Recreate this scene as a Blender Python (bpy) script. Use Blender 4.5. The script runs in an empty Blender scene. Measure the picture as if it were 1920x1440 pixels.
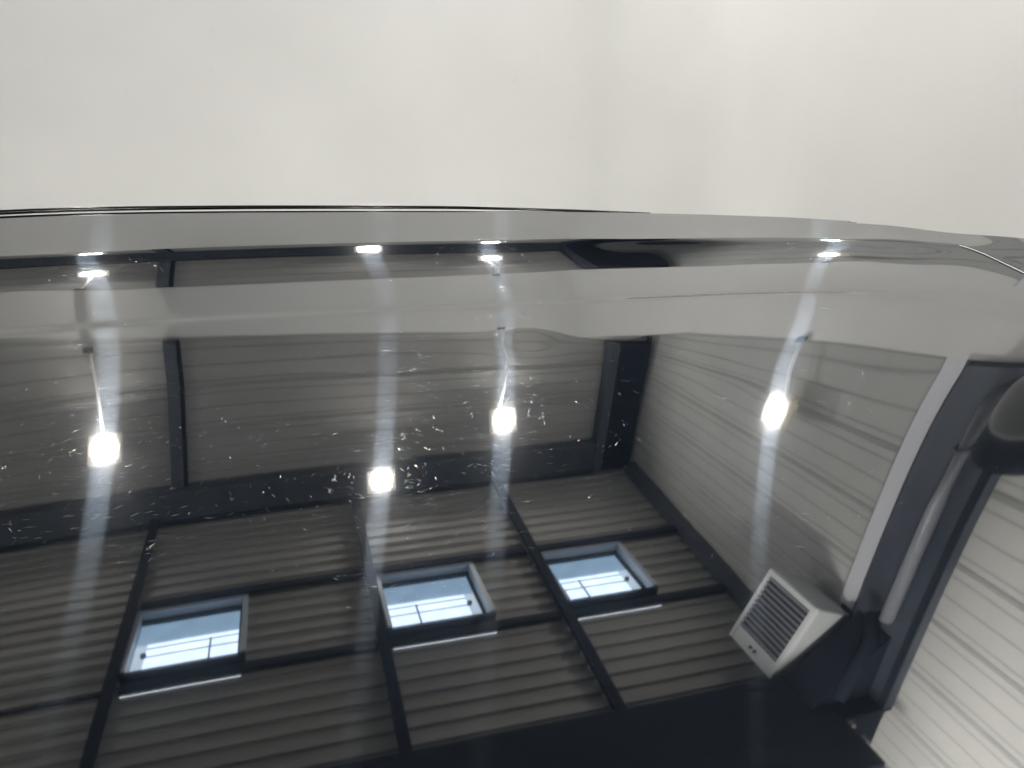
import bpy, bmesh, math, random
import numpy as np
from mathutils import Vector, Matrix

random.seed(4)
# ------------------------------------------------------------------ camera
PSI, TH = 0.30462, 0.50975            # yaw to the right of the room axis, pitch down
CAM_H, Z0 = 0.42, 1.45                # camera above the panel, panel above the floor
FPX = 1442.0                          # focal length in pixels of a 1920 wide frame
scene = bpy.context.scene
cam_data = bpy.data.cameras.new('camera')
cam_data.sensor_width = 36.0
cam_data.lens = 36.0 * FPX / 1920.0
cam_data.clip_start = 0.01
cam_data.clip_end = 200
cam = bpy.data.objects.new('camera', cam_data)
scene.collection.objects.link(cam)
cam.location = (0, 0, Z0 + CAM_H)
cam.rotation_euler = (math.pi / 2 - TH, 0, -PSI)
scene.camera = cam
# ------------------------------------------------------------------ world: cloudy sky seen through the rooflights
world = bpy.data.worlds.new('World')
scene.world = world
world.use_nodes = True
wbg = world.node_tree.nodes['Background']
wbg.inputs['Color'].default_value = (0.80, 0.89, 1.0, 1)
wbg.inputs['Strength'].default_value = 5.2
# ------------------------------------------------------------------ view
vs = scene.view_settings
vs.view_transform = 'Standard'
vs.look = 'None'
vs.exposure = 1.16
vs.gamma = 1.0
LED = 380.0                           # radiance of the LED chips of the floodlights
scene.cycles.max_bounces = 7
scene.cycles.diffuse_bounces = 3
scene.cycles.glossy_bounces = 5
scene.cycles.transparent_max_bounces = 12
scene.cycles.sample_clamp_indirect = 12.0
scene.cycles.caustics_reflective = False
scene.cycles.caustics_refractive = False
scene.cycles.use_denoising = True

COL = scene.collection
# ------------------------------------------------------------------ materials
def mat(name, base, rough=0.5, metallic=0.0, ior=1.5, emit=None, strength=0.0):
    m = bpy.data.materials.new(name)
    m.use_nodes = True
    b = m.node_tree.nodes['Principled BSDF']
    b.inputs['Base Color'].default_value = (*base, 1)
    b.inputs['Roughness'].default_value = rough
    b.inputs['Metallic'].default_value = metallic
    b.inputs['IOR'].default_value = ior
    if emit:
        b.inputs['Emission Color'].default_value = (*emit, 1)
        b.inputs['Emission Strength'].default_value = strength
    return m

def add_noise(m, c1, c2, scale=4.0, detail=5.0, bump=0.0, bump_scale=60.0, stretch=(1, 1, 1), dist=0.002):
    nt = m.node_tree
    b = nt.nodes['Principled BSDF']
    tc = nt.nodes.new('ShaderNodeTexCoord')
    mp = nt.nodes.new('ShaderNodeMapping')
    mp.inputs['Scale'].default_value = stretch
    nt.links.new(tc.outputs['Object'], mp.inputs['Vector'])
    n = nt.nodes.new('ShaderNodeTexNoise')
    n.inputs['Scale'].default_value = scale
    n.inputs['Detail'].default_value = detail
    nt.links.new(mp.outputs['Vector'], n.inputs['Vector'])
    r = nt.nodes.new('ShaderNodeValToRGB')
    r.color_ramp.elements[0].position = 0.3
    r.color_ramp.elements[1].position = 0.7
    r.color_ramp.elements[0].color = (*c1, 1)
    r.color_ramp.elements[1].color = (*c2, 1)
    nt.links.new(n.outputs['Fac'], r.inputs['Fac'])
    nt.links.new(r.outputs['Color'], b.inputs['Base Color'])
    if bump:
        n2 = nt.nodes.new('ShaderNodeTexNoise')
        n2.inputs['Scale'].default_value = bump_scale
        n2.inputs['Detail'].default_value = 3
        nt.links.new(tc.outputs['Object'], n2.inputs['Vector'])
        bp = nt.nodes.new('ShaderNodeBump')
        bp.inputs['Strength'].default_value = bump
        bp.inputs['Distance'].default_value = dist
        nt.links.new(n2.outputs['Fac'], bp.inputs['Height'])
        nt.links.new(bp.outputs['Normal'], b.inputs['Normal'])
    return m

M = {}
M['lining'] = add_noise(mat('white_lining', (.8, .8, .78), .55), (.66, .655, .635), (.705, .70, .68), 1.3, 4, .25, 220, dist=.0012)
def scuffs(m):
    nt = m.node_tree; b = nt.nodes['Principled BSDF']
    src = b.inputs['Base Color'].links[0].from_socket
    tc = nt.nodes.new('ShaderNodeTexCoord')
    mp = nt.nodes.new('ShaderNodeMapping'); mp.inputs['Scale'].default_value = (1, 1, .45)
    nt.links.new(tc.outputs['Object'], mp.inputs['Vector'])
    n = nt.nodes.new('ShaderNodeTexNoise'); n.inputs['Scale'].default_value = 11; n.inputs['Detail'].default_value = 9; n.inputs['Roughness'].default_value = .7
    nt.links.new(mp.outputs['Vector'], n.inputs['Vector'])
    r = nt.nodes.new('ShaderNodeMapRange')
    r.inputs['From Min'].default_value = .66; r.inputs['From Max'].default_value = .80; r.inputs['To Min'].default_value = 0; r.inputs['To Max'].default_value = .35
    nt.links.new(n.outputs['Fac'], r.inputs['Value'])
    mx = nt.nodes.new('ShaderNodeMix'); mx.data_type = 'RGBA'
    nt.links.new(r.outputs['Result'], mx.inputs['Factor'])
    nt.links.new(src, mx.inputs['A']); mx.inputs['B'].default_value = (.36, .34, .31, 1)
    nt.links.new(mx.outputs['Result'], b.inputs['Base Color'])
scuffs(M['lining'])
M['clad_dark'] = add_noise(mat('grey_cladding', (.3, .3, .29), .85, ior=1.3), (.30, .295, .28), (.36, .355, .34), 2.5, 5, stretch=(.3, 1, 2))
M['clad_light'] = add_noise(mat('white_cladding', (.7, .7, .68), .7, ior=1.35), (.42, .42, .41), (.48, .48, .465), 2.0, 5)
M['deck'] = add_noise(mat('roof_deck', (.2, .19, .17), .8, ior=1.3), (.28, .27, .255), (.37, .36, .34), 3.0, 6, stretch=(.4, 1, 1))
M['steel'] = add_noise(mat('painted_steel', (.045, .055, .075), .45), (.035, .043, .06), (.06, .07, .09), 6, 5)
M['steel_black'] = mat('black_steel', (.011, .015, .023), .9, ior=1.25)
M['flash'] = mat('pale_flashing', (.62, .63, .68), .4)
M['pvc'] = mat('grey_pipe', (.20, .21, .235), .45)
M['floor'] = add_noise(mat('concrete', (.3, .3, .29), .5), (.58, .58, .57), (.66, .66, .65), 2, 6)
M['lamp_body'] = mat('cream_lamp_body', (.72, .66, .5), .4)
M['led'] = mat('led', (.9, .9, .85), .5, emit=(1.0, .97, .91), strength=LED)
M['led_fill'] = mat('fill_led', (.9, .9, .85), .5, emit=(1.0, .99, .965), strength=115.0)
M['led_floor_fill'] = mat('floor_fill_led', (.9, .9, .85), .5, emit=(1.0, .98, .94), strength=15.0)
M['cable'] = mat('white_cable', (.75, .72, .68), .4)
M['heater'] = mat('heater_enamel', (.62, .65, .66), .35)
M['heater_rim'] = mat('heater_rim', (.80, .82, .84), .35)
M['heater_dark'] = mat('heater_inside', (.015, .02, .035), .6)
M['slat'] = mat('heater_slat', (.24, .25, .29), .4)
M['rubber'] = mat('black_rubber', (.006, .006, .008), .15)
M['bowl'] = mat('grey_enamel', (.22, .22, .215), .4)
M['brass'] = mat('brass', (.45, .22, .06), .3, .8)
M['kerb'] = mat('kerb_blue_grey', (.42, .46, .52), .5)

def glass_mat(name, tint):
    m = bpy.data.materials.new(name)
    m.use_nodes = True
    nt = m.node_tree
    nt.nodes.clear()
    o = nt.nodes.new('ShaderNodeOutputMaterial')
    t = nt.nodes.new('ShaderNodeBsdfTransparent')
    tc = nt.nodes.new('ShaderNodeTexCoord')
    n = nt.nodes.new('ShaderNodeTexNoise')
    n.inputs['Scale'].default_value = 7
    n.inputs['Detail'].default_value = 4
    nt.links.new(tc.outputs['Object'], n.inputs['Vector'])
    r = nt.nodes.new('ShaderNodeValToRGB')
    r.color_ramp.elements[0].position = .3
    r.color_ramp.elements[1].position = .75
    r.color_ramp.elements[0].color = (*[c * .8 for c in tint], 1)
    r.color_ramp.elements[1].color = (*tint, 1)
    nt.links.new(n.outputs['Fac'], r.inputs['Fac'])
    nt.links.new(r.outputs['Color'], t.inputs['Color'])
    g = nt.nodes.new('ShaderNodeBsdfGlossy')
    g.inputs['Roughness'].default_value = .05
    mx = nt.nodes.new('ShaderNodeMixShader')
    mx.inputs['Fac'].default_value = .05
    nt.links.new(t.outputs[0], mx.inputs[1])
    nt.links.new(g.outputs[0], mx.inputs[2])
    nt.links.new(mx.outputs[0], o.inputs['Surface'])
    return m
M['glass_sky'] = glass_mat('sky_tone_glass', (.12, .165, .205))  # the darker blue of the sky beyond is put into this tint
M['glass_clear'] = glass_mat('clear_glass', (.56, .62, .71))
M['glass_milky'] = glass_mat('milky_glass', (.26, .29, .31))

def car_paint():
    m = bpy.data.materials.new('black_car_paint')
    m.use_nodes = True
    nt = m.node_tree
    b = nt.nodes['Principled BSDF']
    b.inputs['Base Color'].default_value = (.0055, .008, .0125, 1)
    b.inputs['Roughness'].default_value = .027
    b.inputs['IOR'].default_value = 2.6
    out = nt.nodes['Material Output']
    uv = nt.nodes.new('ShaderNodeUVMap')
    uv.uv_map = 'panel'
    # clear-coat ripple
    rip = nt.nodes.new('ShaderNodeTexNoise')
    rip.inputs['Scale'].default_value = 15
    rip.inputs['Detail'].default_value = 2
    nt.links.new(uv.outputs['UV'], rip.inputs['Vector'])
    bp = nt.nodes.new('ShaderNodeBump')
    bp.inputs['Strength'].default_value = 1.0
    bp.inputs['Distance'].default_value = .000009
    nt.links.new(rip.outputs['Fac'], bp.inputs['Height'])
    nt.links.new(bp.outputs['Normal'], b.inputs['Normal'])
    # polishing marks: fine lines along the car, they throw light across themselves
    tan = nt.nodes.new('ShaderNodeTangent')
    tan.direction_type = 'UV_MAP'
    tan.uv_map = 'panel'
    gl = nt.nodes.new('ShaderNodeBsdfAnisotropic')
    gl.distribution = 'GGX'
    gl.inputs['Color'].default_value = (.62, .78, 1.0, 1)
    gl.inputs['Roughness'].default_value = .105
    gl.inputs['Anisotropy'].default_value = .84
    nt.links.new(tan.outputs[0], gl.inputs['Tangent'])
    mp = nt.nodes.new('ShaderNodeMapping')
    mp.inputs['Scale'].default_value = (9, 420, 1)
    nt.links.new(uv.outputs['UV'], mp.inputs['Vector'])
    ln = nt.nodes.new('ShaderNodeTexNoise')
    ln.inputs['Scale'].default_value = 1.0
    ln.inputs['Detail'].default_value = 3
    nt.links.new(mp.outputs['Vector'], ln.inputs['Vector'])
    mr = nt.nodes.new('ShaderNodeMapRange')
    mr.inputs['From Min'].default_value = .35
    mr.inputs['From Max'].default_value = .75
    mr.inputs['To Min'].default_value = .002
    mr.inputs['To Max'].default_value = .0125
    nt.links.new(ln.outputs['Fac'], mr.inputs['Value'])
    mx = nt.nodes.new('ShaderNodeMixShader')
    nt.links.new(mr.outputs['Result'], mx.inputs['Fac'])
    nt.links.new(b.outputs[0], mx.inputs[1])
    nt.links.new(gl.outputs[0], mx.inputs[2])
    hz = nt.nodes.new('ShaderNodeBsdfGlossy')
    hz.inputs['Roughness'].default_value = .2
    hz.inputs['Color'].default_value = (.9, .93, 1.0, 1)
    mx2 = nt.nodes.new('ShaderNodeMixShader')
    mx2.inputs['Fac'].default_value = .003
    nt.links.new(mx.outputs[0], mx2.inputs[1])
    nt.links.new(hz.outputs[0], mx2.inputs[2])
    nt.links.new(mx2.outputs[0], out.inputs['Surface'])
    return m
M['paint'] = car_paint()

# ------------------------------------------------------------------ helpers
class MB:
    def __init__(s):
        s.v, s.f = [], []
    def poly(s, pts):
        i = len(s.v); s.v += [tuple(p) for p in pts]; s.f.append(tuple(range(i, i + len(pts))))
    def box(s, x0, x1, y0, y1, z0, z1):
        i = len(s.v)
        s.v += [(x, y, z) for z in (z0, z1) for y in (y0, y1) for x in (x0, x1)]
        for q in ((0, 2, 3, 1), (4, 5, 7, 6), (0, 1, 5, 4), (2, 6, 7, 3), (0, 4, 6, 2), (1, 3, 7, 5)):
            s.f.append(tuple(i + k for k in q))
    def tube(s, pts, r, n=8, r_end=None):
        pts = [Vector(p) for p in pts]
        rings = []
        for k, p in enumerate(pts):
            d = (pts[min(k + 1, len(pts) - 1)] - pts[max(k - 1, 0)]).normalized()
            a = d.cross(Vector((0, 0, 1)))
            if a.length < 1e-3: a = d.cross(Vector((1, 0, 0)))
            a.normalize(); b_ = d.cross(a)
            rr = r if r_end is None else r + (r_end - r) * k / (len(pts) - 1)
            i = len(s.v)
            s.v += [tuple(p + rr * (math.cos(t) * a + math.sin(t) * b_)) for t in [2 * math.pi * j / n for j in range(n)]]
            rings.append(i)
        for i, j in zip(rings, rings[1:]):
            for k in range(n):
                s.f.append((i + k, i + (k + 1) % n, j + (k + 1) % n, j + k))
        s.f.append(tuple(rings[0] + k for k in range(n))[::-1]); s.f.append(tuple(rings[-1] + k for k in range(n)))
    def lathe(s, prof, n=48, c=(0, 0, 0)):
        st = len(s.v)
        for r, z in prof:
            for j in range(n):
                t = 2 * math.pi * j / n
                s.v.append((c[0] + r * math.cos(t), c[1] + r * math.sin(t), c[2] + z))
        for a in range(len(prof) - 1):
            for j in range(n):
                k = (j + 1) % n
                s.f.append((st + a * n + j, st + a * n + k, st + (a + 1) * n + k, st + (a + 1) * n + j))
    def build(s, name, m, parent=None, smooth=False, bevel=0.0):
        me = bpy.data.meshes.new(name)
        me.from_pydata(s.v, [], s.f); me.update()
        if bevel:
            bm = bmesh.new(); bm.from_mesh(me)
            bmesh.ops.bevel(bm, geom=[e for e in bm.edges], offset=bevel, segments=2, affect='EDGES', profile=.5)
            bm.to_mesh(me); bm.free()
        if smooth:
            me.polygons.foreach_set('use_smooth', [True] * len(me.polygons))
        me.materials.append(m)
        o = bpy.data.objects.new(name, me); COL.objects.link(o)
        if parent: o.parent = parent
        return o

def tag(o, label=None, cat=None, group=None, kind=None):
    if label: o['label'] = label
    if cat: o['category'] = cat
    if group: o['group'] = group
    if kind: o['kind'] = kind
    return o

def empty(name, loc=(0, 0, 0), rot=(0, 0, 0)):
    o = bpy.data.objects.new(name, None); COL.objects.link(o)
    o.location = loc; o.rotation_euler = rot
    return o

def boxes(name, m, parent, *bs, bevel=0.0):
    mb = MB()
    for b_ in bs: mb.box(*b_)
    return mb.build(name, m, parent, bevel=bevel)

# ------------------------------------------------------------------ room dimensions (metres)
YF, XR, XL, YB = 5.2, 2.83, -4.2, -3.4
HPF, HPR = Z0 + 1.055, Z0 + 0.925         # top of the white lining, front and right
HB, HE, SL = Z0 + 1.926, Z0 + 2.163, 0.081  # eaves beam, eaves, roof pitch
def zr(y): return HE + SL * (YF - y)

# floor and walls
o = MB(); o.poly([(XL, YB, 0), (XR, YB, 0), (XR, YF, 0), (XL, YF, 0)])
tag(o.build('floor', M['floor']), kind='structure')

def lining_sheet(h_front, h_right):
    """white lining board: along the front wall, round a coved corner, along the right wall"""
    R = .55
    path = [(XL, YF - .035)]
    path += [(x, YF - .035) for x in np.arange(XL + .9, XR - .035 - R, .9)]
    cx, cy = XR - .035 - R, YF - .035 - R
    path += [(cx + R * math.sin(t), cy + R * math.cos(t)) for t in np.linspace(0, math.pi / 2, 25)]
    path += [(XR - .035, y) for y in np.arange(cy - .8, YB, -.8)] + [(XR - .035, YB)]
    mb = MB()
    n = len(path)
    hs = [h_front + (h_right - h_front) * min(1, max(0, (x - cx) / R)) for x, y in path]
    for (x, y), h in zip(path, hs):
        mb.v += [(x, y, 0), (x, y, h)]
    for k in range(n - 1):
        mb.f.append((2 * k, 2 * k + 1, 2 * k + 3, 2 * k + 2))
    i0 = len(mb.v)
    for (x, y), h in zip(path, hs):            # ledge behind the top edge
        mb.v += [(x, y, h), (min(XR, x + (.035 if y < cy + .001 else .4)), min(YF, y + (.035 if x < cx + .001 else .4)), h)]
    for k in range(n - 1):
        a = i0 + 2 * k
        mb.f.append((a, a + 1, a + 3, a + 2))
    return mb.build('wall_lining', M['lining'], smooth=True)
ln_o = tag(lining_sheet(HPF, HPR), kind='structure')
ln_o.data.polygons.foreach_set('use_smooth', [abs(p.normal.z) < .5 for p in ln_o.data.polygons])
fw = tag(empty('front_wall', (0, YF, 0)), kind='structure')

def cladding(parent, m, along, a0, a1, z0, z1, mk, groove=.0050):
    """horizontal planks with a groove between them; every third groove is flanked by a raised double bead"""
    z = z0; k = 0
    P = .0825
    while z < z1 - .01:
        zt = min(z1, z + P)
        mb = MB()
        g = groove
        prof = [(g, z + .001), (.008, z + .005)]
        if k % 3 == 0 and zt - z > .08:
            prof += [(.008, z + .026), (.015, z + .032), (.009, z + .038), (.015, z + .045), (.008, z + .051)]
        prof += [(.008, zt - .005), (g, zt - .001)]
        for (d0, h0), (d1, h1) in zip(prof, prof[1:]):
            mb.poly([mk(a0, d0, h0), mk(a1, d0, h0), mk(a1, d1, h1), mk(a0, d1, h1)])
        mb.build('plank', m, parent)
        z = zt; k += 1
boxes('backing', M['steel_black'], fw, (XL, XR + .05, .012, .05, .0, HE + .1))
cladding(fw, M['clad_dark'], 'x', XL, XR - .02, HPF - .02, HE, lambda a, d, h: (a, .01 - d, h))

rw = tag(empty('right_wall', (XR, 0, 0)), kind='structure')
boxes('backing', M['steel_black'], rw, (.012, .05, YB, YF + .011, .0, zr(YB)))
for (a0, a1) in ((2.59, YF - .03), (YB, 2.11)):
    cladding(rw, M['clad_light'], 'y', a0, a1, HPR - .02, zr(a0) - .005, lambda a, d, h: (.01 - d, a, h), .0064)

lw = MB(); lw.box(XL - .05, XL, YB, YF, 0, zr(YB)); tag(lw.build('left_wall', M['clad_light']), kind='structure')
bw = MB(); bw.box(XL, XR, YB - .05, YB, 0, zr(YB) + .1); tag(bw.build('back_wall', M['clad_light']), kind='structure')

# ------------------------------------------------------------------ roof deck with openings for three rooflights
WIN = [(-.755, -.180), (.620, 1.215), (1.700, 2.275)]
WY0, WY1 = 3.520, 4.085
SLIT0, SLIT1 = 3.3875, 3.391  # slots added in the deck so sky draws a glint line below the rooflights
roof = tag(empty('roof', (0, 0, 0)), kind='structure')
PITCH, DEP = .112, .018
def deck_strip(x0, x1, y0, y1):
    mb = MB()
    ys = set([y0, y1])
    n0 = math.floor(y0 / PITCH) - 1
    for n in range(n0, int(y1 / PITCH) + 2):
        for f in (0, .42, .5, .92):
            yy = (n + f) * PITCH
            if y0 < yy < y1: ys.add(yy)
    def dz(yy):
        f = (yy / PITCH) % 1
        if f < .42: return 0
        if f < .5: return (f - .42) / .08
        if f < .92: return 1
        return (1 - f) / .08
    ys = sorted(ys)
    for a, b_ in zip(ys, ys[1:]):
        za, zb = zr(a) + DEP * dz(a + 1e-7), zr(b_) + DEP * dz(b_ - 1e-7)
        mb.poly([(x0, a, za), (x0, b_, zb), (x1, b_, zb), (x1, a, za)])
    mb.build('roof_sheet', M['deck'], roof)
xs = [XL, WIN[0][0], WIN[0][1], WIN[1][0], WIN[1][1], WIN[2][0], WIN[2][1], XR + .05]
for i in range(7):
    xa, xb = xs[i], xs[i + 1]
    if i in (1, 3, 5):
        deck_strip(xa, xb, WY1, YF + .05)
        deck_strip(xa, xb, SLIT1, WY0)
        deck_strip(xa, xb, YB, SLIT0)
    else:
        deck_strip(xa, xb, YB, YF + .05)

# ------------------------------------------------------------------ steelwork
def i_section(mb, ax, c, half_w, depth, t, a0, a1):
    pass

def rafter(xc, name_label):
    r = empty('rafter', (xc, 0, 0))
    w = .030
    mb = MB()
    for (ya, yb) in ((2.42, YF - .13),):
        za, zb = zr(ya), zr(yb)
        d = .075
        for x0, x1, t0, t1 in ((-w, w, d, d - .012), (-.006, .006, d - .012, -.0)):
            i = len(mb.v)
            mb.v += [(x0, ya, za - t0), (x1, ya, za - t0), (x0, yb, zb - t0), (x1, yb, zb - t0),
                     (x0, ya, za - t1), (x1, ya, za - t1), (x0, yb, zb - t1), (x1, yb, zb - t1)]
            for q in ((0, 2, 3, 1), (4, 5, 7, 6), (0, 1, 5, 4), (2, 6, 7, 3), (0, 4, 6, 2), (1, 3, 7, 5)):
                mb.f.append(tuple(i + k for k in q))
    mb.build('beam', M['steel_black'], r)
    tag(r, name_label, 'rafter', 'rafters under the ribbed roof')
rafter(-.800, 'dark steel rafter left of the leftmost rooflight')
rafter(.560, 'dark steel rafter left of the middle rooflight')
rafter(1.645, 'dark steel rafter left of the rightmost rooflight')

def trimmer(y0, y1, label):
    t = empty('trimmer', (0, (y0 + y1) / 2, 0))
    segs = [(-.76, .528), (.592, 1.613), (1.677, XR - .05)]
    h = (y1 - y0) / 2
    z = zr((y0 + y1) / 2)
    for a, b_ in segs:
        boxes('beam', M['steel_black'], t, (a, b_, -h, h, z - .034, z - .003))
    tag(t, label, 'beam', 'trimmers beside the rooflights')
trimmer(4.108, 4.165, 'black steel trimmer on the far side of the rooflights')
trimmer(3.396, 3.462, 'black steel trimmer on the near side of the rooflights')

eb = empty('eaves_beam', (0, YF - .065, 0))
boxes('web', M['steel'], eb, (XL, 2.47, -.05, .04, HB + .004, HE - .03))
boxes('flange', M['steel'], eb, (XL, 2.47, -.075, .045, HB - .012, HB + .003))
boxes('flange', M['steel_black'], eb, (XL, 2.47, -.08, .045, HE - .029, HE - .003))
tag(eb, 'dark blue grey steel eaves beam along the top of the grey clad wall', 'beam')

wr = empty('wall_purlin', (XR - .045, 0, 0))
mb = MB()
for ya, yb in ((2.5, YF - .15),):
    i = len(mb.v)
    for yy in (ya, yb):
        mb.v += [(-.045, yy, zr(yy) - .07), (.045, yy, zr(yy) - .07), (.045, yy, zr(yy) - .002), (-.045, yy, zr(yy) - .002)]
    for q in ((0, 1, 2, 3), (7, 6, 5, 4), (0, 4, 5, 1), (1, 5, 6, 2), (2, 6, 7, 3), (3, 7, 4, 0)):
        mb.f.append(tuple(i + k for k in q))
mb.build('beam', M['steel'], wr)
tag(wr, 'dark steel angle where the white clad wall meets the roof', 'beam')

c1 = empty('steel_column', (-.645, YF - .06, 0))
boxes('flange', M['steel'], c1, (-.052, .026, -.02, .045, HPF + .014, HB - .014))
boxes('web', M['steel_black'], c1, (.027, .050, -.012, .045, HPF + .014, HB - .014))
tag(c1, 'slim dark steel column standing against the grey clad wall', 'column')

c2 = empty('corner_column', (2.66, YF - .08, 0))
boxes('flange', M['steel'], c2, (-.19, -.12, -.05, .06, HPF + .014, HE - .003))
boxes('web', M['steel_black'], c2, (-.119, .14, -.02, .06, HPF + .014, HE - .003))
tag(c2, 'broad dark steel column in the corner of the clad walls', 'column')

# portal frame: column on the right wall, girder across the roof, knee between them
pf = empty('portal_frame', (XR, 2.30, 0))
boxes('column_flange', M['steel'], pf, (-.075, -.02, -.235, .135, HPR + .005, zr(2.3) - .26))
boxes('column_edge', M['steel_black'], pf, (-.085, -.076, -.238, -.200, HPR + .005, zr(2.3) - .26))
boxes('flashing', M['flash'], pf, (-.030, -.004, .187, .285, HPR + .002, zr(2.3) - .52))
boxes('girder_web', M['steel_black'], pf, (XL - XR, -.02, -.02, .02, zr(2.3) - .24, zr(2.3) - .02))
boxes('girder_flange', M['steel_black'], pf, (XL - XR, -.30, -.52, .12, zr(2.3) - .262, zr(2.3) - .241), (-.298, -.02, -.236, .118, zr(2.3) - .262, zr(2.3) - .241))
mb = MB()
zt = zr(2.3) - .263
for yy in (-.13, .10):
    mb.poly([(-.08, yy, zt), (-.42, yy, zt), (-.08, yy, zt - .32)])
mb.poly([(-.42, -.13, zt), (-.42, .10, zt), (-.08, .10, zt - .32), (-.08, -.13, zt - .32)])
mb.build('knee', M['steel_black'], pf)
mb = MB(); mb.tube([(-.11, -.095, HPR + .05), (-.11, -.095, HPR + .30), (-.11, -.09, zr(2.3) - .66)], .033, 14)
pipe = mb.build('pipe', M['pvc'], pf, smooth=True)
mb = MB(); mb.tube([(-.11, -.095, HPR + .128), (-.11, -.095, HPR + .136)], .037, 14); mb.build('pipe_clip', M['steel'], pipe)
mb = MB(); mb.tube([(-.13, -.02, zt - .40), (-.16, -.10, zt - .28), (-.30, -.16, zt - .05)], .035, 12); mb.build('pipe_bend', M['steel_black'], pf, smooth=True)
tag(pf, 'dark steel portal column with a grey pipe, knee and roof girder', 'column')

st_ = empty('roof_strap', (0, 3.43, 0))
boxes('strap', M['steel_black'], st_, (XL, -.832, -.009, .009, zr(3.43) - .012, zr(3.43) - .001))
tag(st_, 'thin dark strap under the ribbed roof left of the rooflights', 'strap')
# ------------------------------------------------------------------ rooflights
def rooflight(x0, x1, label, strip_left):
    xc = (x0 + x1) / 2
    r = empty('rooflight', (xc, (WY0 + WY1) / 2, 0))
    a0, a1 = x0 - xc, x1 - xc
    b0, b1 = WY0 - (WY0 + WY1) / 2, WY1 - (WY0 + WY1) / 2
    zb = zr(WY1) - .004
    kz, ft = .052, .072
    boxes('kerb', M['kerb'], r, (a0 - .02, a1 + .02, b1 - .012, b1 + .02, zb - .012, zb + kz))
    boxes('kerb', M['kerb'], r, (a1 - .012, a1 + .02, b0, b1 - .0125, zb - .012, zb + kz + .03))
    boxes('kerb', M['kerb'], r, (a0 - .02, a0 + .006, b0, b1 - .0125, zb - .012, zb + kz + .03))
    boxes('kerb', M['steel_black'], r, (a0 - .02, a1 + .02, b0 - .02, b0 - .0005, zb - .0, zb + kz + .04))
    f = boxes('sash', M['steel_black'], r, (a0, a1, b1 - .028, b1 - .013, zb + kz - .012, zb + ft))
    boxes('sash_rail', M['steel_black'], f, (a1 - .026, a1 - .0125, b0, b1 - .0285, zb + kz + .0, zb + ft))
    zg = zb + ft + .006
    split = 3.865 - (WY0 + WY1) / 2
    sa, sb = (a0 + .065, a1 + .03) if strip_left else (a0 - .03, a1 - .085)
    def sheet(name, m, xa, xb, ya, yb, dz=0.):
        mb = MB(); mb.poly([(xa, ya, zg + dz), (xa, yb, zg + dz), (xb, yb, zg + dz), (xb, ya, zg + dz)])
        return mb.build(name, m, r)
    sheet('sky_tone_pane', M['glass_sky'], a0 - .03, a1 + .03, split, b1 + .1)
    sheet('pane', M['glass_clear'], sa, sb, b0 - .03, split)
    if strip_left: sheet('milky_pane', M['glass_milky'], a0 - .03, sa, b0 - .03, split)
    else: sheet('milky_pane', M['glass_milky'], sb, a1 + .03, b0 - .03, split)
    w = .0028
    for yy in (3.735 - (WY0 + WY1) / 2, 3.815 - (WY0 + WY1) / 2):
        boxes('glazing_bar', M['pvc'], r, (sa, sb, yy - w, yy + w, zg - .006, zg - .001))
    xm = sa + (sb - sa) * (.62 if strip_left else .42)
    boxes('glazing_bar', M['pvc'], r, (xm - .005, xm + .005, b0, 3.815 - (WY0 + WY1) / 2, zg - .0115, zg - .0062))
    mb = MB(); xk = sa - .004 if strip_left else sb + .004
    mb.tube([(xk, b0 + .21, zg - .03), (xk, b0 + .21, zg - .008)], .015, 10); mb.build('catch', M['steel_black'], r)
    tag(r, label, 'rooflight', 'rooflights in the ribbed roof')
rooflight(*WIN[0], 'square blue rooflight farthest from the white clad wall', True)
rooflight(*WIN[1], 'square blue rooflight between the other two', False)
rooflight(*WIN[2], 'square blue rooflight nearest the white clad wall', False)

# ------------------------------------------------------------------ LED floodlights
def floodlight(loc, rz, tilt, label, w=.205, h=.175, cable=None, power=True):
    r = empty('floodlight', loc, (0, 0, rz))
    hd = empty('head', (0, -.07, 0), (tilt, 0, 0)); hd.parent = r
    # local: lamp looks along -Y
    b_ = boxes('housing', M['lamp_body'], r, (-w / 2, w / 2, -.02, .02, -h / 2, h / 2), bevel=.006)
    b_.location = (0, -.07, 0); b_.rotation_euler = (tilt, 0, 0)
    mb = MB(); n = 28; i = 0
    rr = []
    for k in range(n):
        t = 2 * math.pi * k / n
        cx = math.copysign(abs(math.cos(t)) ** .55, math.cos(t)) * w * .36
        cz = math.copysign(abs(math.sin(t)) ** .75, math.sin(t)) * h * .25
        rr.append((cx, -.0215, cz))
    mb.poly(rr)
    e = mb.build('led_panel', M['led' if power else 'led_fill'], r)
    e.location = (0, -.07, 0); e.rotation_euler = (tilt, 0, 0)
    bpy.data.objects.remove(hd)
    boxes('bracket', M['lamp_body'], r, (-.03, .03, -.052, .035, -.012, .012))
    if cable:
        mb = MB(); mb.tube(cable, .0095, 8)
        c = mb.build('cable', M['cable'], r, smooth=True)
        x, y, z = cable[-1]
        boxes('clip', M['steel_black'], r, (x - .04, x + .02, y - .012, y + .012, z - .004, z + .012))
    tag(r, label, 'floodlight', 'LED floodlights on the walls')
    return r
floodlight((-1.095, YF - .03, Z0 + 1.58), 0, .55, 'square LED floodlight left of the slim steel column', cable=[(-.01, -.03, -.07), (-.02, -.028, -.2), (-.028, -.03, -.34), (-.045, -.02, -.46), (-.046, -.018, -.50)])
floodlight((1.675, YF - .03, Z0 + 1.665), 0, .55, 'square LED floodlight near the middle of the grey clad wall', cable=[(-.03, -.03, -.08), (0.0, -.028, -.22), (.012, -.03, -.42), (.0, -.02, -.54), (-.02, -.02, -.63)])
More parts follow.
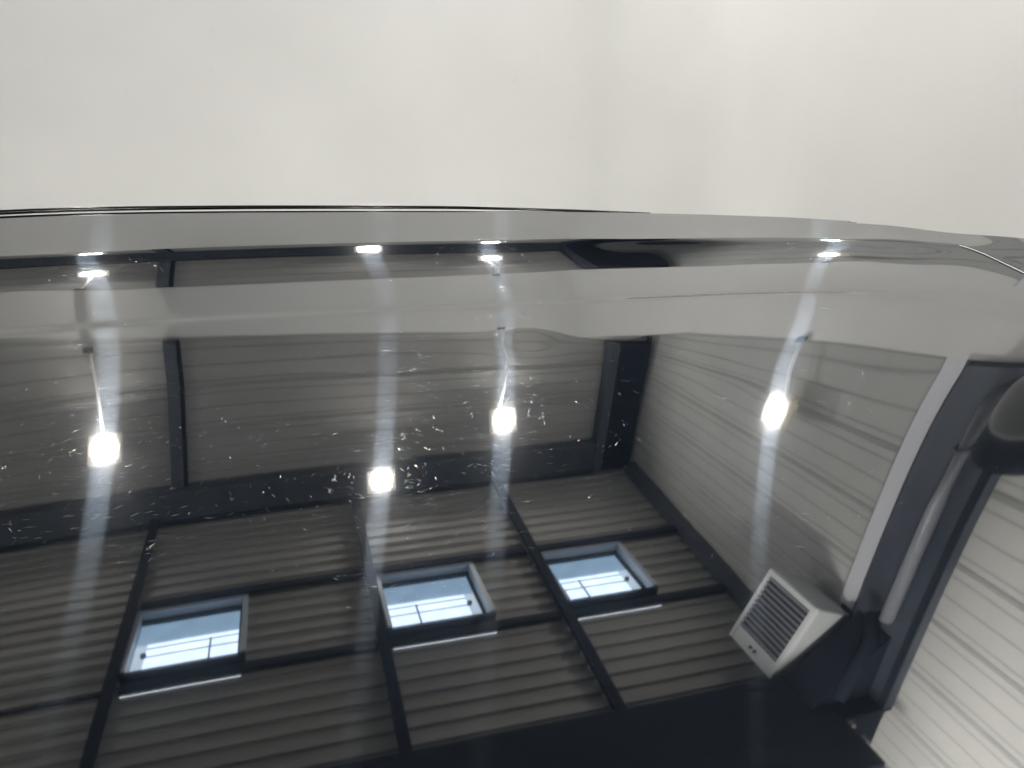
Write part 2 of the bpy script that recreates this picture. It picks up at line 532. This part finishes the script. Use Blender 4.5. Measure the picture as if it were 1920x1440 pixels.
floodlight((.740, YF - .15, Z0 + 1.985), 0, .7, 'small LED floodlight on the eaves beam', h=.15)
floodlight((XR - .03, 3.41, Z0 + 1.19), -math.pi / 2, .10, 'square LED floodlight on the white clad wall', h=.14, cable=[(.0, -.05, -.06), (-.03, -.04, -.12), (-.075, -.03, -.23), (-.085, -.02, -.275)])
# added fill lamps, out of view on the back and left walls
for i, (x, y, rz) in enumerate([(-3.0, YB + .03, math.pi), (-.6, YB + .03, math.pi), (1.8, YB + .03, math.pi), (XL + .03, 1.9, math.pi / 2)]):
    floodlight((x, y, Z0 + 1.9), rz, .35 if x > XL + .1 else -.15, ['added LED fill light on the back wall, left end', 'added LED fill light at the middle of the back wall', 'added LED fill light on the back wall, right end', 'added LED fill light on the left wall'][i], w=.5, h=.42, power=False)

floodlight((1.25, .85, zr(.85) - .30), 1.62, -.5, 'added LED fill light hanging from the roof beside the right wall', w=.52, h=.44)  # added lamp, out of view, to brighten the near end of the right wall

# added fill lights, hidden behind the car, to brighten the foot of the lining
for x, lb in ((-1.5, 'added LED fill light on the floor by the wall, left'), (.3, 'added LED fill light on the floor by the wall, middle'), (1.9, 'added LED fill light on the floor by the wall, right')):
    wl = empty('floor_fill', (x, 3.45, 0))
    hd = boxes('housing', M['steel_black'], wl, (-.13, .13, -.03, .03, .10, .26), bevel=.006)
    mb = MB(); mb.poly([(-.11, .0312, .12), (-.11, .0312, .24), (.11, .0312, .24), (.11, .0312, .12)])
    mb.build('led_panel', M['led_floor_fill'], wl)
    for q_ in (-1, 1):
        mb = MB(); mb.tube([(.132 * q_, 0, .19), (.15 * q_, 0, .19), (.15 * q_, 0, .03), (.15 * q_, .12, .012)], .01, 8)
        mb.build('leg', M['steel'], wl)
    tag(wl, lb, 'work light', 'added fill lights on the floor')

# ------------------------------------------------------------------ heater on the right wall
ht = empty('fan_heater', (XR - .06, 2.655, Z0 + 2.10), (.36, 0, -math.pi / 2))
def heater():
    W, Hh, D = .39, .40, .30
    t = math.radians(0)
    boxes('case', M['heater'], ht, (-W / 2, W / 2, -D, -.06, -Hh / 2, Hh / 2), bevel=.008)
    f = .022
    y0, y1 = -D - .03, -D - .002
    boxes('rim', M['heater_rim'], ht, (-W / 2 - .004, -W / 2 + f, y0, y1, -Hh / 2 - .004, Hh / 2 + .004))
    boxes('rim', M['heater_rim'], ht, (W / 2 - f, W / 2 + .004, y0, y1, -Hh / 2 - .004, Hh / 2 + .004))
    boxes('rim', M['heater_rim'], ht, (-W / 2 + f, W / 2 - f, y0, y1, -Hh / 2 - .004, -Hh / 2 + f))
    pn = boxes('control_strip', M['heater_rim'], ht, (-W / 2 + f, W / 2 - f, y0 + .003, y1, Hh / 2 - .075, Hh / 2 + .004))
    for dx in (-.02, .02):
        mb = MB(); mb.tube([(dx, y0 - .006, Hh / 2 - .035), (dx, y0 + .004, Hh / 2 - .035)], .009, 10); mb.build('knob', M['heater_dark'], pn)
    boxes('grille_back', M['heater_dark'], ht, (-W / 2 + f, W / 2 - f, y1 - .006, y1 - .002, -Hh / 2 + f, Hh / 2 - .076))
    n = 11
    g0, g1 = -Hh / 2 + f, Hh / 2 - .076
    for k in range(n):
        zz = g0 + (g1 - g0) * (k + .5) / n
        mb = MB()
        mb.box(-W / 2 + f, W / 2 - f, y0 + .004, y0 + .014, zz - .0055, zz + .0055)
        mb.build('slat', M['slat'], ht)
    boxes('wall_bracket', M['steel_black'], ht, (.10, W / 2 + .10, -.08, .0, -.10, -.075))
    boxes('wall_bracket', M['steel_black'], ht, (-W / 2, -.10, -.08, .0, .10, .125))
    mb = MB(); mb.tube([(W / 2, -.16, .10), (W / 2 + .09, -.13, .08), (W / 2 + .2, -.08, .02), (W / 2 + .26, -.06, -.10)], .014, 8)
    mb.build('hose', M['pvc'], ht, smooth=True)
    mb = MB(); mb.tube([(W / 2, -.14, Hh / 2 - .03), (W / 2 + .05, -.14, Hh / 2 - .03)], .022, 10); mb.build('valve', M['brass'], ht)
heater()
tag(ht, 'pale boxy fan heater with dark slatted grille beside the portal column', 'heater')

# ------------------------------------------------------------------ round bowl fitting on the portal column
bl = empty('bowl_lamp', (XR - .30, 1.775, Z0 + .815))
bl.scale = (1.25, 1.25, 1.25)
mb = MB()
mb.lathe([(.0, -.13), (.05, -.125), (.085, -.105), (.105, -.07), (.112, -.04), (.118, -.02), (.135, -.004), (.152, .006), (.152, .010), (.12, .012)], 56)
mb.build('bowl', M['bowl'], bl, smooth=True)
mb = MB(); mb.lathe([(.146, .0105), (.15, .06), (.10, .075), (.0, .078)], 56)
mb.build('cap', M['steel_black'], bl)
mb = MB(); mb.tube([(.05, 0, .05), (.12, .0, .05), (.225, .0, .05)], .018, 10)
mb.build('arm', M['steel_black'], bl)
tag(bl, 'grey metal bowl lamp on an arm by the portal column', 'lamp')

# ------------------------------------------------------------------ the car panel
TERMS = [(1,0),(0,1),(2,0),(1,1),(0,2),(2,1),(1,2),(0,3),(3,0),(0,4),(2,2),(1,3),(3,1),(4,0)]
CO = [-0.037119, -0.106465, -0.01966, 0.039888, -0.005234, 0.068212, -0.041116, 0.036874, 0.042269, -0.039598, 0.011, -0.020631, 0.039119, 0.031784]
V0 = 0.53
CT, ST = math.cos(TH), math.sin(TH)
CP, SP = math.cos(PSI), math.sin(PSI)
def poly(u, v):
    z = np.zeros_like(u); zu = np.zeros_like(u); zv = np.zeros_like(u); w = v - V0
    for k, (i, j) in zip(CO, TERMS):
        z = z + k * u**i * w**j
        if i: zu = zu + k * i * u**(i-1) * w**j
        if j: zv = zv + k * j * u**i * w**(j-1)
    return z, zu, zv
def zmain(u, v):
    uc = np.clip(u, -.80, .80); vc = np.clip(v, .13, 1.15)
    z, zu, zv = poly(uc, vc)
    du, dv = u - uc, v - vc
    return z + zu * du + zv * dv - .10 * du**2 - .25 * dv**2
def to_pix(u, v, z):
    dz = z - CAM_H
    depth = v * CT - dz * ST
    return 960 + FPX * u / depth, 720 - FPX * (v * ST + dz * CT) / depth
def curve(pts):
    px = np.array([p[0] for p in pts], float); py = np.array([p[1] for p in pts], float)
    c = np.polyfit((px - 960) / 960, py, 5)
    d = np.polyder(c)
    def f(x):
        t = (x - 960) / 960; tc = np.clip(t, -1.02, 1.02)
        return np.polyval(c, tc) + np.polyval(d, tc) * (t - tc)
    return f
f_crease = curve([(0,627),(240,611),(480,596),(720,585),(960,575),(1200,562),(1440,553),(1600,552),(1700,556),(1800,567),(1890,581)])
f_bot = curve([(0,547),(240,540),(480,530),(720,521),(960,511),(1200,502),(1440,495),(1600,492),(1700,491),(1800,493),(1920,502)])
f_top = curve([(0,488),(240,477),(480,468),(720,462),(960,457),(1200,454),(1440,453),(1600,456),(1740,462),(1800,466),(1920,480)])
f_edge = curve([(0,406),(240,399),(480,396),(720,396),(960,397),(1170,400),(1440,406),(1600,415),(1750,428),(1920,447)])

def sstep(a, b, x):
    t = np.clip((x - a) / (b - a), 0, 1); return t * t * (3 - 2 * t)

f_lin = curve([(0,643),(225,636),(330,634),(480,630),(700,625),(900,622),(1100,628),(1210,630),(1300,632),(1440,636),(1560,640),(1740,648),(1830,655)])
def mirror(D, zu, s, xr_, yr_, z):
    """elevation of the mirrored ray and of the lining top straight ahead of it"""
    N = np.stack([-zu, -s, np.ones_like(s)], 1); N /= np.linalg.norm(N, axis=1)[:, None]
    R = D - 2 * (D * N).sum(1)[:, None] * N
    e = np.arctan2(R[:, 2], np.hypot(R[:, 0], R[:, 1]))
    aroom = np.arctan2(R[:, 0], R[:, 1]) + PSI
    ca, sa = np.cos(aroom), np.sin(aroom)
    df = (YF - .035 - yr_) / np.maximum(ca, .05)
    dr = (XR - .035 - xr_) / np.maximum(sa, .05)
    k = 1 / (1 + np.exp(np.clip((df - dr) / .55, -40, 40)))      # 1: front wall, 0: right wall
    return e, np.arctan2(HPF - Z0 - z, df) * k + np.arctan2(HPR - Z0 - z, dr) * (1 - k)
DU = .0105
U = np.arange(-1.75, 1.95, DU)
VS = .60                                   # below this the fitted sheet alone
Vn = np.arange(-.30, VS, .008)
cols_v = [np.full_like(U, v) for v in Vn]
cols_z = [zmain(U, np.full_like(U, v)) for v in Vn]
# how far the plain sheet misses the top of the lining, column by column
off_p = np.zeros(len(U)); got = np.zeros(len(U), bool)
for v in np.arange(.60, 1.5, .004):
    va = np.full_like(U, v); z = zmain(U, va)
    px, py = to_pix(U, va, z)
    zu = np.gradient(z, DU); sv = (zmain(U, va + 1e-3) - z) / 1e-3
    D = np.stack([U, va, z - CAM_H], 1); D /= np.linalg.norm(D, axis=1)[:, None]
    e, ep = mirror(D, zu, sv, U * CP + v * SP, -U * SP + v * CP, z)
    n_ = (~got) & (py < f_lin(px))
    off_p[n_] = (e - ep)[n_]; got |= n_
off_p = np.clip(off_p, -.03, .03)
kw = np.ones(9) / 9
off_p = np.convolve(np.pad(off_p, 4, mode='edge'), kw, mode='valid')
print('off_p deg', np.degrees(off_p)[::25].round(2))
# march outwards, steering the slope by the direction each row has to mirror
z = zmain(U, np.full_like(U, VS)); v = VS
DV = .0011
steps = 0
keep = 2
done = np.zeros(len(U), bool)
off_c = np.zeros(len(U)); passed = np.zeros(len(U), bool)
vedge = np.full(len(U), np.nan)
s_prev = None
kern = np.exp(-.5 * (np.arange(-9, 10) / 3.5)**2); kern /= kern.sum()
def smooth_u(a):
    return np.convolve(np.pad(a, 9, mode='reflect', reflect_type='odd'), kern, mode='valid')
rows_v, rows_z = [np.full_like(U, v)], [z.copy()]
while v < 2.6 and not done.all():
    px, py = to_pix(U, np.full_like(U, v), z)
    pc, pb, pt, pe = f_crease(px), f_bot(px), f_top(px), f_edge(px)
    zu = smooth_u(np.gradient(z, DU))
    zm = zmain(U, np.full_like(U, v + DV)) - zmain(U, np.full_like(U, v))
    sm = zm / DV
    D = np.stack([U, np.full_like(U, v), z - CAM_H], 1); D /= np.linalg.norm(D, axis=1)[:, None]
    xr_, yr_ = U * CP + v * SP, -U * SP + v * CP
    def elev(s, full=False):
        return mirror(D, zu, s, xr_, yr_, z)
    e_main, ep = elev(sm)
    newly = (~passed) & (py < pc)
    off_c[newly] = (e_main - ep)[newly] - off_p[newly]
    passed |= newly
    q = np.radians
    t1 = np.clip((pc - py) / (pc - pb), 0, 1)                   # crease -> band bottom
    t2 = np.clip((pb - py) / (pb - pt), 0, 1)                   # band bottom -> band top
    t3 = np.clip((pt - py) / (pt - pe), 0, 1)                   # band top -> far edge
    off = off_c + (0 - off_c) * t1**1.5
    off = np.where(py < pb, q(14.5) * t2**.9, off)
    fall = sstep(0, 9, pt - py)
    off = np.where(py < pt, q(14.5) * (1 - fall) + fall * (q(-3.0) + q(-4.5) * t3), off)
    # small sharp swage line
    x = (pc - py) / 3.4
    off = off + np.where(passed, q(-25) * x * np.exp(-.5 * x * x), 0)
    pp = f_lin(px)
    off = np.where(passed, off, e_main - ep - off_p * sstep(70, 0, py - pp))
    s = sm.copy() if s_prev is None else np.where(passed, s_prev, sm)
    for _ in range(5):
        e0, p0 = elev(s); e1, p1 = elev(s + 1e-4)
        g0 = e0 - p0 - off; dg = (e1 - p1 - g0 - off) / 1e-4
        s = s - np.clip(g0 / dg, -.08, .08)
    s_prev = s.copy()
    s = smooth_u(s)
    hit = (~done) & (py <= pe)
    vedge[hit] = v; done |= hit
    s = np.clip(s, -.6, .3)
    z = z + s * DV; v += DV; steps += 1
    lim = 5 if not passed.any() else 1
    rows_v.append(np.full_like(U, v)); rows_z.append(z.copy())
RZ = np.array(rows_z); RV = np.array([r[0] for r in rows_v])
bad = np.isnan(vedge)
vedge[bad] = np.interp(U[bad], U[~bad], vedge[~bad])
vedge = smooth_u(vedge)
print('edge v', vedge[::60].round(3), 'rows', len(RV), 'z range', RZ.min(), RZ.max())
# resample every column between VS and its own edge, then roll over and drop down the flank
NS = 760
T = np.linspace(0, 1, NS)
Zg = np.empty((NS, len(U))); Vg = np.empty((NS, len(U)))
for j in range(len(U)):
    vv = VS + (vedge[j] - VS) * T
    Vg[:, j] = vv; Zg[:, j] = np.interp(vv, RV, RZ[:, j])
se = (Zg[-1] - Zg[-4]) / (Vg[-1] - Vg[-4])
ang0 = np.arctan(se)
Vr, Zr = [], []
vc, zc = Vg[-1].copy(), Zg[-1].copy()
NR, RAD = 26, .045
for k in range(NR):
    a = ang0 + (-math.radians(84) - ang0) * (k + 1) / NR
    ds = RAD * 1.5 / NR
    vc = vc + np.cos(a) * ds; zc = zc + np.sin(a) * ds
    Vr.append(vc.copy()); Zr.append(zc.copy())
for d in (.15, .35, .6):
    Vr.append(vc + .06 * math.sin(d * 4)); Zr.append(zc - d)
# near side roll
Vf, Zf = [], []
v_, z_ = cols_v[0].copy(), cols_z[0].copy()
for k in range(16):
    a = math.radians(5 + 80 * (k + 1) / 16)
    v_ = v_ - .005 * math.cos(a); z_ = z_ - .005 * math.sin(a)
    Vf.append(v_.copy()); Zf.append(z_.copy())
for d in (.2, .5):
    Vf.append(v_ - .03); Zf.append(z_ - d)
VV = np.array(Vf[::-1] + cols_v + list(Vg) + Vr)
ZZ = np.array(Zf[::-1] + cols_z + list(Zg) + Zr)
UU = np.tile(U, (VV.shape[0], 1))
# dings in the sheet
def at_pix(px, py):
    i = np.argmin((to_pix(UU, VV, ZZ)[0] - px)**2 + (to_pix(UU, VV, ZZ)[1] - py)**2 + 1e6 * (VV < .2))
    return UU.flat[i], VV.flat[i]
for px, py, amp, su, sv in ((990, 640, -.00045, .030, .034), (720, 672, -.00009, .055, .030), (1390, 700, .0001, .05, .03), (430, 720, .00008, .05, .04)):
    du_, dv_ = at_pix(px, py)
    ZZ = ZZ + amp * np.exp(-.5 * ((UU - du_) / su)**2 - .5 * ((VV - dv_) / sv)**2)
# shut line of the neighbouring panel
px_all, py_all = to_pix(UU, VV, ZZ)
SHUT = np.array([(1480, 380), (1580, 414), (1690, 436), (1760, 450), (1830, 469), (1920, 512), (2000, 552), (2300, 700)], float)
line = np.interp(px_all, SHUT[:, 0], SHUT[:, 1], left=-1e4)
sd = (line - py_all)
front = VV > .45
X = UU * CP + VV * SP
Y = -UU * SP + VV * CP
nr, nc = VV.shape
pts = np.stack([X, Y, ZZ + Z0], -1).reshape(-1, 3)
uvs = np.stack([UU, VV], -1).reshape(-1, 2)
quads = np.array([(r * nc + c, r * nc + c + 1, (r + 1) * nc + c + 1, (r + 1) * nc + c) for r in range(nr - 1) for c in range(nc - 1)])
other = ((sd > 0) & front).reshape(-1)
cnt = other[quads].sum(1)

def sheet(name, faces, P, m, parent, smooth=True):
    used, inv = np.unique(faces, return_inverse=True)
    me = bpy.data.meshes.new(name)
    nf = faces.reshape(-1, 4)
    me.from_pydata(P[used].tolist(), [], inv.reshape(-1, 4).tolist()); me.update()
    me.polygons.foreach_set('use_smooth', [True] * len(me.polygons))
    uvl = me.uv_layers.new(name='panel')
    li = np.empty(len(me.loops), np.int32); me.loops.foreach_get('vertex_index', li)
    uvl.data.foreach_set('uv', uvs[used][li].astype(np.float32).ravel())
    me.materials.append(m)
    o = bpy.data.objects.new(name, me); COL.objects.link(o); o.parent = parent
    return o
car = empty('car', (0, 0, 0))
sheet('main_panel', quads[cnt < 4], pts, M['paint'], car)
p2 = pts.copy(); p2[:, 2] -= .004
sheet('adjoining_panel', quads[cnt == 4], p2, M['paint'], car)
# sill / body under the panel so that the shell is closed at both ends
for c, nm in ((0, 'end_panel'), (nc - 1, 'end_panel')):
    ring = [r * nc + c for r in range(nr)]
    top = pts[ring]; bot = top.copy(); bot[:, 2] = Z0 - .62
    me = bpy.data.meshes.new(nm)
    n = len(ring)
    me.from_pydata(np.vstack([top, bot]).tolist(), [], [(k, k + 1, n + k + 1, n + k) for k in range(n - 1)]); me.update()
    me.materials.append(M['rubber'])
    o = bpy.data.objects.new(nm, me); COL.objects.link(o); o.parent = car
# thin black trim strip beyond the far edge
sel = [j for j in range(0, len(U), 6)]
tp = []
for j in sel:
    u_, v_, z_ = U[j], Vg[-1, j], Zg[-1, j]
    p_, _ = to_pix(u_, v_, z_)
    if p_ > 1230: break
    lift = .0036 - .0085 * max(0, (p_ - 850) / 380)
    uu, vv, zz = u_, v_ + .022, z_ + .022 * se[j] + lift
    tp.append((uu * CP + vv * SP, -uu * SP + vv * CP, zz + Z0))
tp.insert(0, tp[0]); mb = MB(); mb.tube(tp[1:], .0065, 14, r_end=.0025)
tr = mb.build('edge_trim', M['rubber'], car, smooth=True)
tag(car, 'glossy black car panel with a raised ridge, mirroring the workshop', 'car')

# ------------------------------------------------------------------ fine scratches and polishing marks in the clear coat
rng = np.random.default_rng(7)
def scratch_mat():
    m = bpy.data.materials.new('scratch')
    m.use_nodes = True
    nt = m.node_tree; nt.nodes.clear()
    out = nt.nodes.new('ShaderNodeOutputMaterial')
    g = nt.nodes.new('ShaderNodeNewGeometry')
    r = nt.nodes.new('ShaderNodeValToRGB')
    cs = [(.95, .95, 1.0), (.6, .85, 1.0), (1.0, .9, .6), (.65, 1.0, .85), (1.0, .65, .5), (.6, .65, 1.0), (1, 1, 1)]  # rainbow fringes of the glints, put into the tint of each scratch
    el = r.color_ramp.elements
    while len(el) < len(cs): el.new(.5)
    for k, c in enumerate(cs):
        el[k].position = k / (len(cs) - 1); el[k].color = (*c, 1)
    nt.links.new(g.outputs['Random Per Island'], r.inputs['Fac'])
    gl = nt.nodes.new('ShaderNodeBsdfGlossy')
    gl.inputs['Roughness'].default_value = .17
    nt.links.new(r.outputs['Color'], gl.inputs['Color'])
    tr = nt.nodes.new('ShaderNodeBsdfTransparent')
    mx = nt.nodes.new('ShaderNodeMixShader')
    mx.inputs['Fac'].default_value = .36
    nt.links.new(tr.outputs[0], mx.inputs[1]); nt.links.new(gl.outputs[0], mx.inputs[2])
    nt.links.new(mx.outputs[0], out.inputs['Surface'])
    return m
def panel_z(u, v):
    """height of the finished panel by bilinear lookup"""
    j = int(np.clip((u - U[0]) / DU, 0, len(U) - 2)); f = (u - U[j]) / DU
    za = np.interp(v, VV[:, j], ZZ[:, j]); zb = np.interp(v, VV[:, j + 1], ZZ[:, j + 1])
    return za * (1 - f) + zb * f
def pix_to_panel(px, py):
    xx, yy = (px - 960) / FPX, -(py - 720) / FPX
    dx, dy, dz = xx, CT + yy * ST, -ST + yy * CT
    t = CAM_H / -dz
    for _ in range(6):
        t = (CAM_H - panel_z(dx * t, dy * t)) / -dz
    return dx * t, dy * t
def room(u, v, z): return (u * CP + v * SP, -u * SP + v * CP, z + Z0)
sl = [pix_to_panel(x_, np.interp(x_, SHUT[:, 0], SHUT[:, 1])) for x_ in np.linspace(1800, 2060, 40)]
sl = np.array(sl)
for c in range(2): sl[:, c] = np.convolve(np.pad(sl[:, c], 4, mode='reflect', reflect_type='odd'), np.ones(9) / 9, mode='valid')
tn = np.gradient(sl, axis=0); tn /= np.linalg.norm(tn, axis=1)[:, None]
nm_ = np.stack([-tn[:, 1], tn[:, 0]], 1)
def ribbon(name, m, w0, w1, lift):
    mb = MB()
    for (u_, v_), (a_, b_) in zip(sl, nm_):
        for w in (w0, (w0 + w1) / 2, w1):
            mb.v.append(room(u_ + a_ * w, v_ + b_ * w, panel_z(u_, v_) + lift + (.0015 if w not in (w0, w1) else 0)))
    for k in range(len(sl) - 1):
        for c in range(2):
            p_ = 3 * k + c
            mb.f.append((p_, p_ + 1, p_ + 4, p_ + 3))
    return mb.build(name, m, car, smooth=True)
ribbon('shut_gap', M['rubber'], .0, .0028, .0006)
ribbon('lip_highlight', M['flash'], -.0022, .0, .0006)  # pale ribbon paints the highlight along the panel edge
sv_, sf_ = [], []
def scratch(u, v, ang, length, width, bend):
    n = 5
    i0 = len(sv_)
    a = ang - bend / 2
    pu, pv = u, v
    for k in range(n):
        t = k / (n - 1)
        w = width * (.25 + .75 * math.sin(math.pi * min(max(t, .08), .92)))
        nu, nv = -math.sin(a), math.cos(a)
        z_ = panel_z(pu, pv)
        for o_, hh in ((-1, .00003), (0, .00003 + w * .16), (1, .00003)):
            uu, vv = pu + nu * o_ * w / 2, pv + nv * o_ * w / 2
            sv_.append((uu * CP + vv * SP, -uu * SP + vv * CP, z_ + Z0 + hh + (0 if o_ == 0 else (panel_z(uu, vv) - z_))))
        pu += math.cos(a) * length / (n - 1); pv += math.sin(a) * length / (n - 1)
        a += bend / (n - 1)
    for k in range(n - 1):
        for c in range(2):
            p_ = i0 + k * 3 + c
            sf_.append((p_, p_ + 1, p_ + 4, p_ + 3))
cnt_s = 0
for lx, ly in ((200, 835), (707, 885), (938, 783), (1480, 768), (165, 515), (905, 485), (1448, 463)):  # scratches ringed round each lamp's reflection to draw its sparkle
    far = ly < 600
    for _ in range((90 if lx > 1200 else 330) if not far else 40):
        rad = (abs(rng.normal(0, 1)) * 90 + 50 if rng.uniform() < .55 else rng.normal(215, 28)) if not far else abs(rng.normal(0, 1)) * 60 + 30; th = rng.uniform(0, 2 * math.pi)
        u_, v_ = pix_to_panel(lx + rad * math.cos(th), ly + rad * math.sin(th) * (1 if not far else .35))
        if not .2 < v_ < 2.2 or v_ > np.interp(u_, U, vedge) - .03: continue
        uc_, vc_ = pix_to_panel(lx, ly)
        scratch(u_, v_, math.atan2(v_ - vc_, u_ - uc_) + math.pi / 2 + rng.normal(0, .3), rng.uniform(.002, .008) * (.5 + v_), rng.uniform(.0003, .0012) * (.5 + .6 * v_), rng.normal(0, .3))
while cnt_s < 800:
    px, py = min(rng.uniform(-40, 1900), rng.uniform(-40, 1960)), rng.uniform(455, 1100)
    # pixel -> panel by walking the plane, then refine
    xx, yy = (px - 960) / FPX, -(py - 720) / FPX
    dx, dy, dz = xx, CT + yy * ST, -ST + yy * CT
    t = CAM_H / -dz
    for _ in range(4):
        t = (CAM_H - panel_z(dx * t, dy * t)) / -dz
    u_, v_ = dx * t, dy * t
    j = int(np.clip((u_ - U[0]) / DU, 0, len(U) - 1))
    if v_ > vedge[j] - .03 or u_ < U[2] or u_ > U[-3]: continue
    scratch(u_, v_, rng.uniform(0, math.pi), rng.uniform(.002, .007) * (.6 + v_), rng.uniform(.0002, .0005) * (.5 + .6 * v_), rng.normal(0, .35))
    cnt_s += 1
mb = MB(); mb.v, mb.f = sv_, sf_
sc = mb.build('scratches', scratch_mat(), bpy.data.objects['main_panel'], smooth=True)
sc['kind'] = 'stuff'
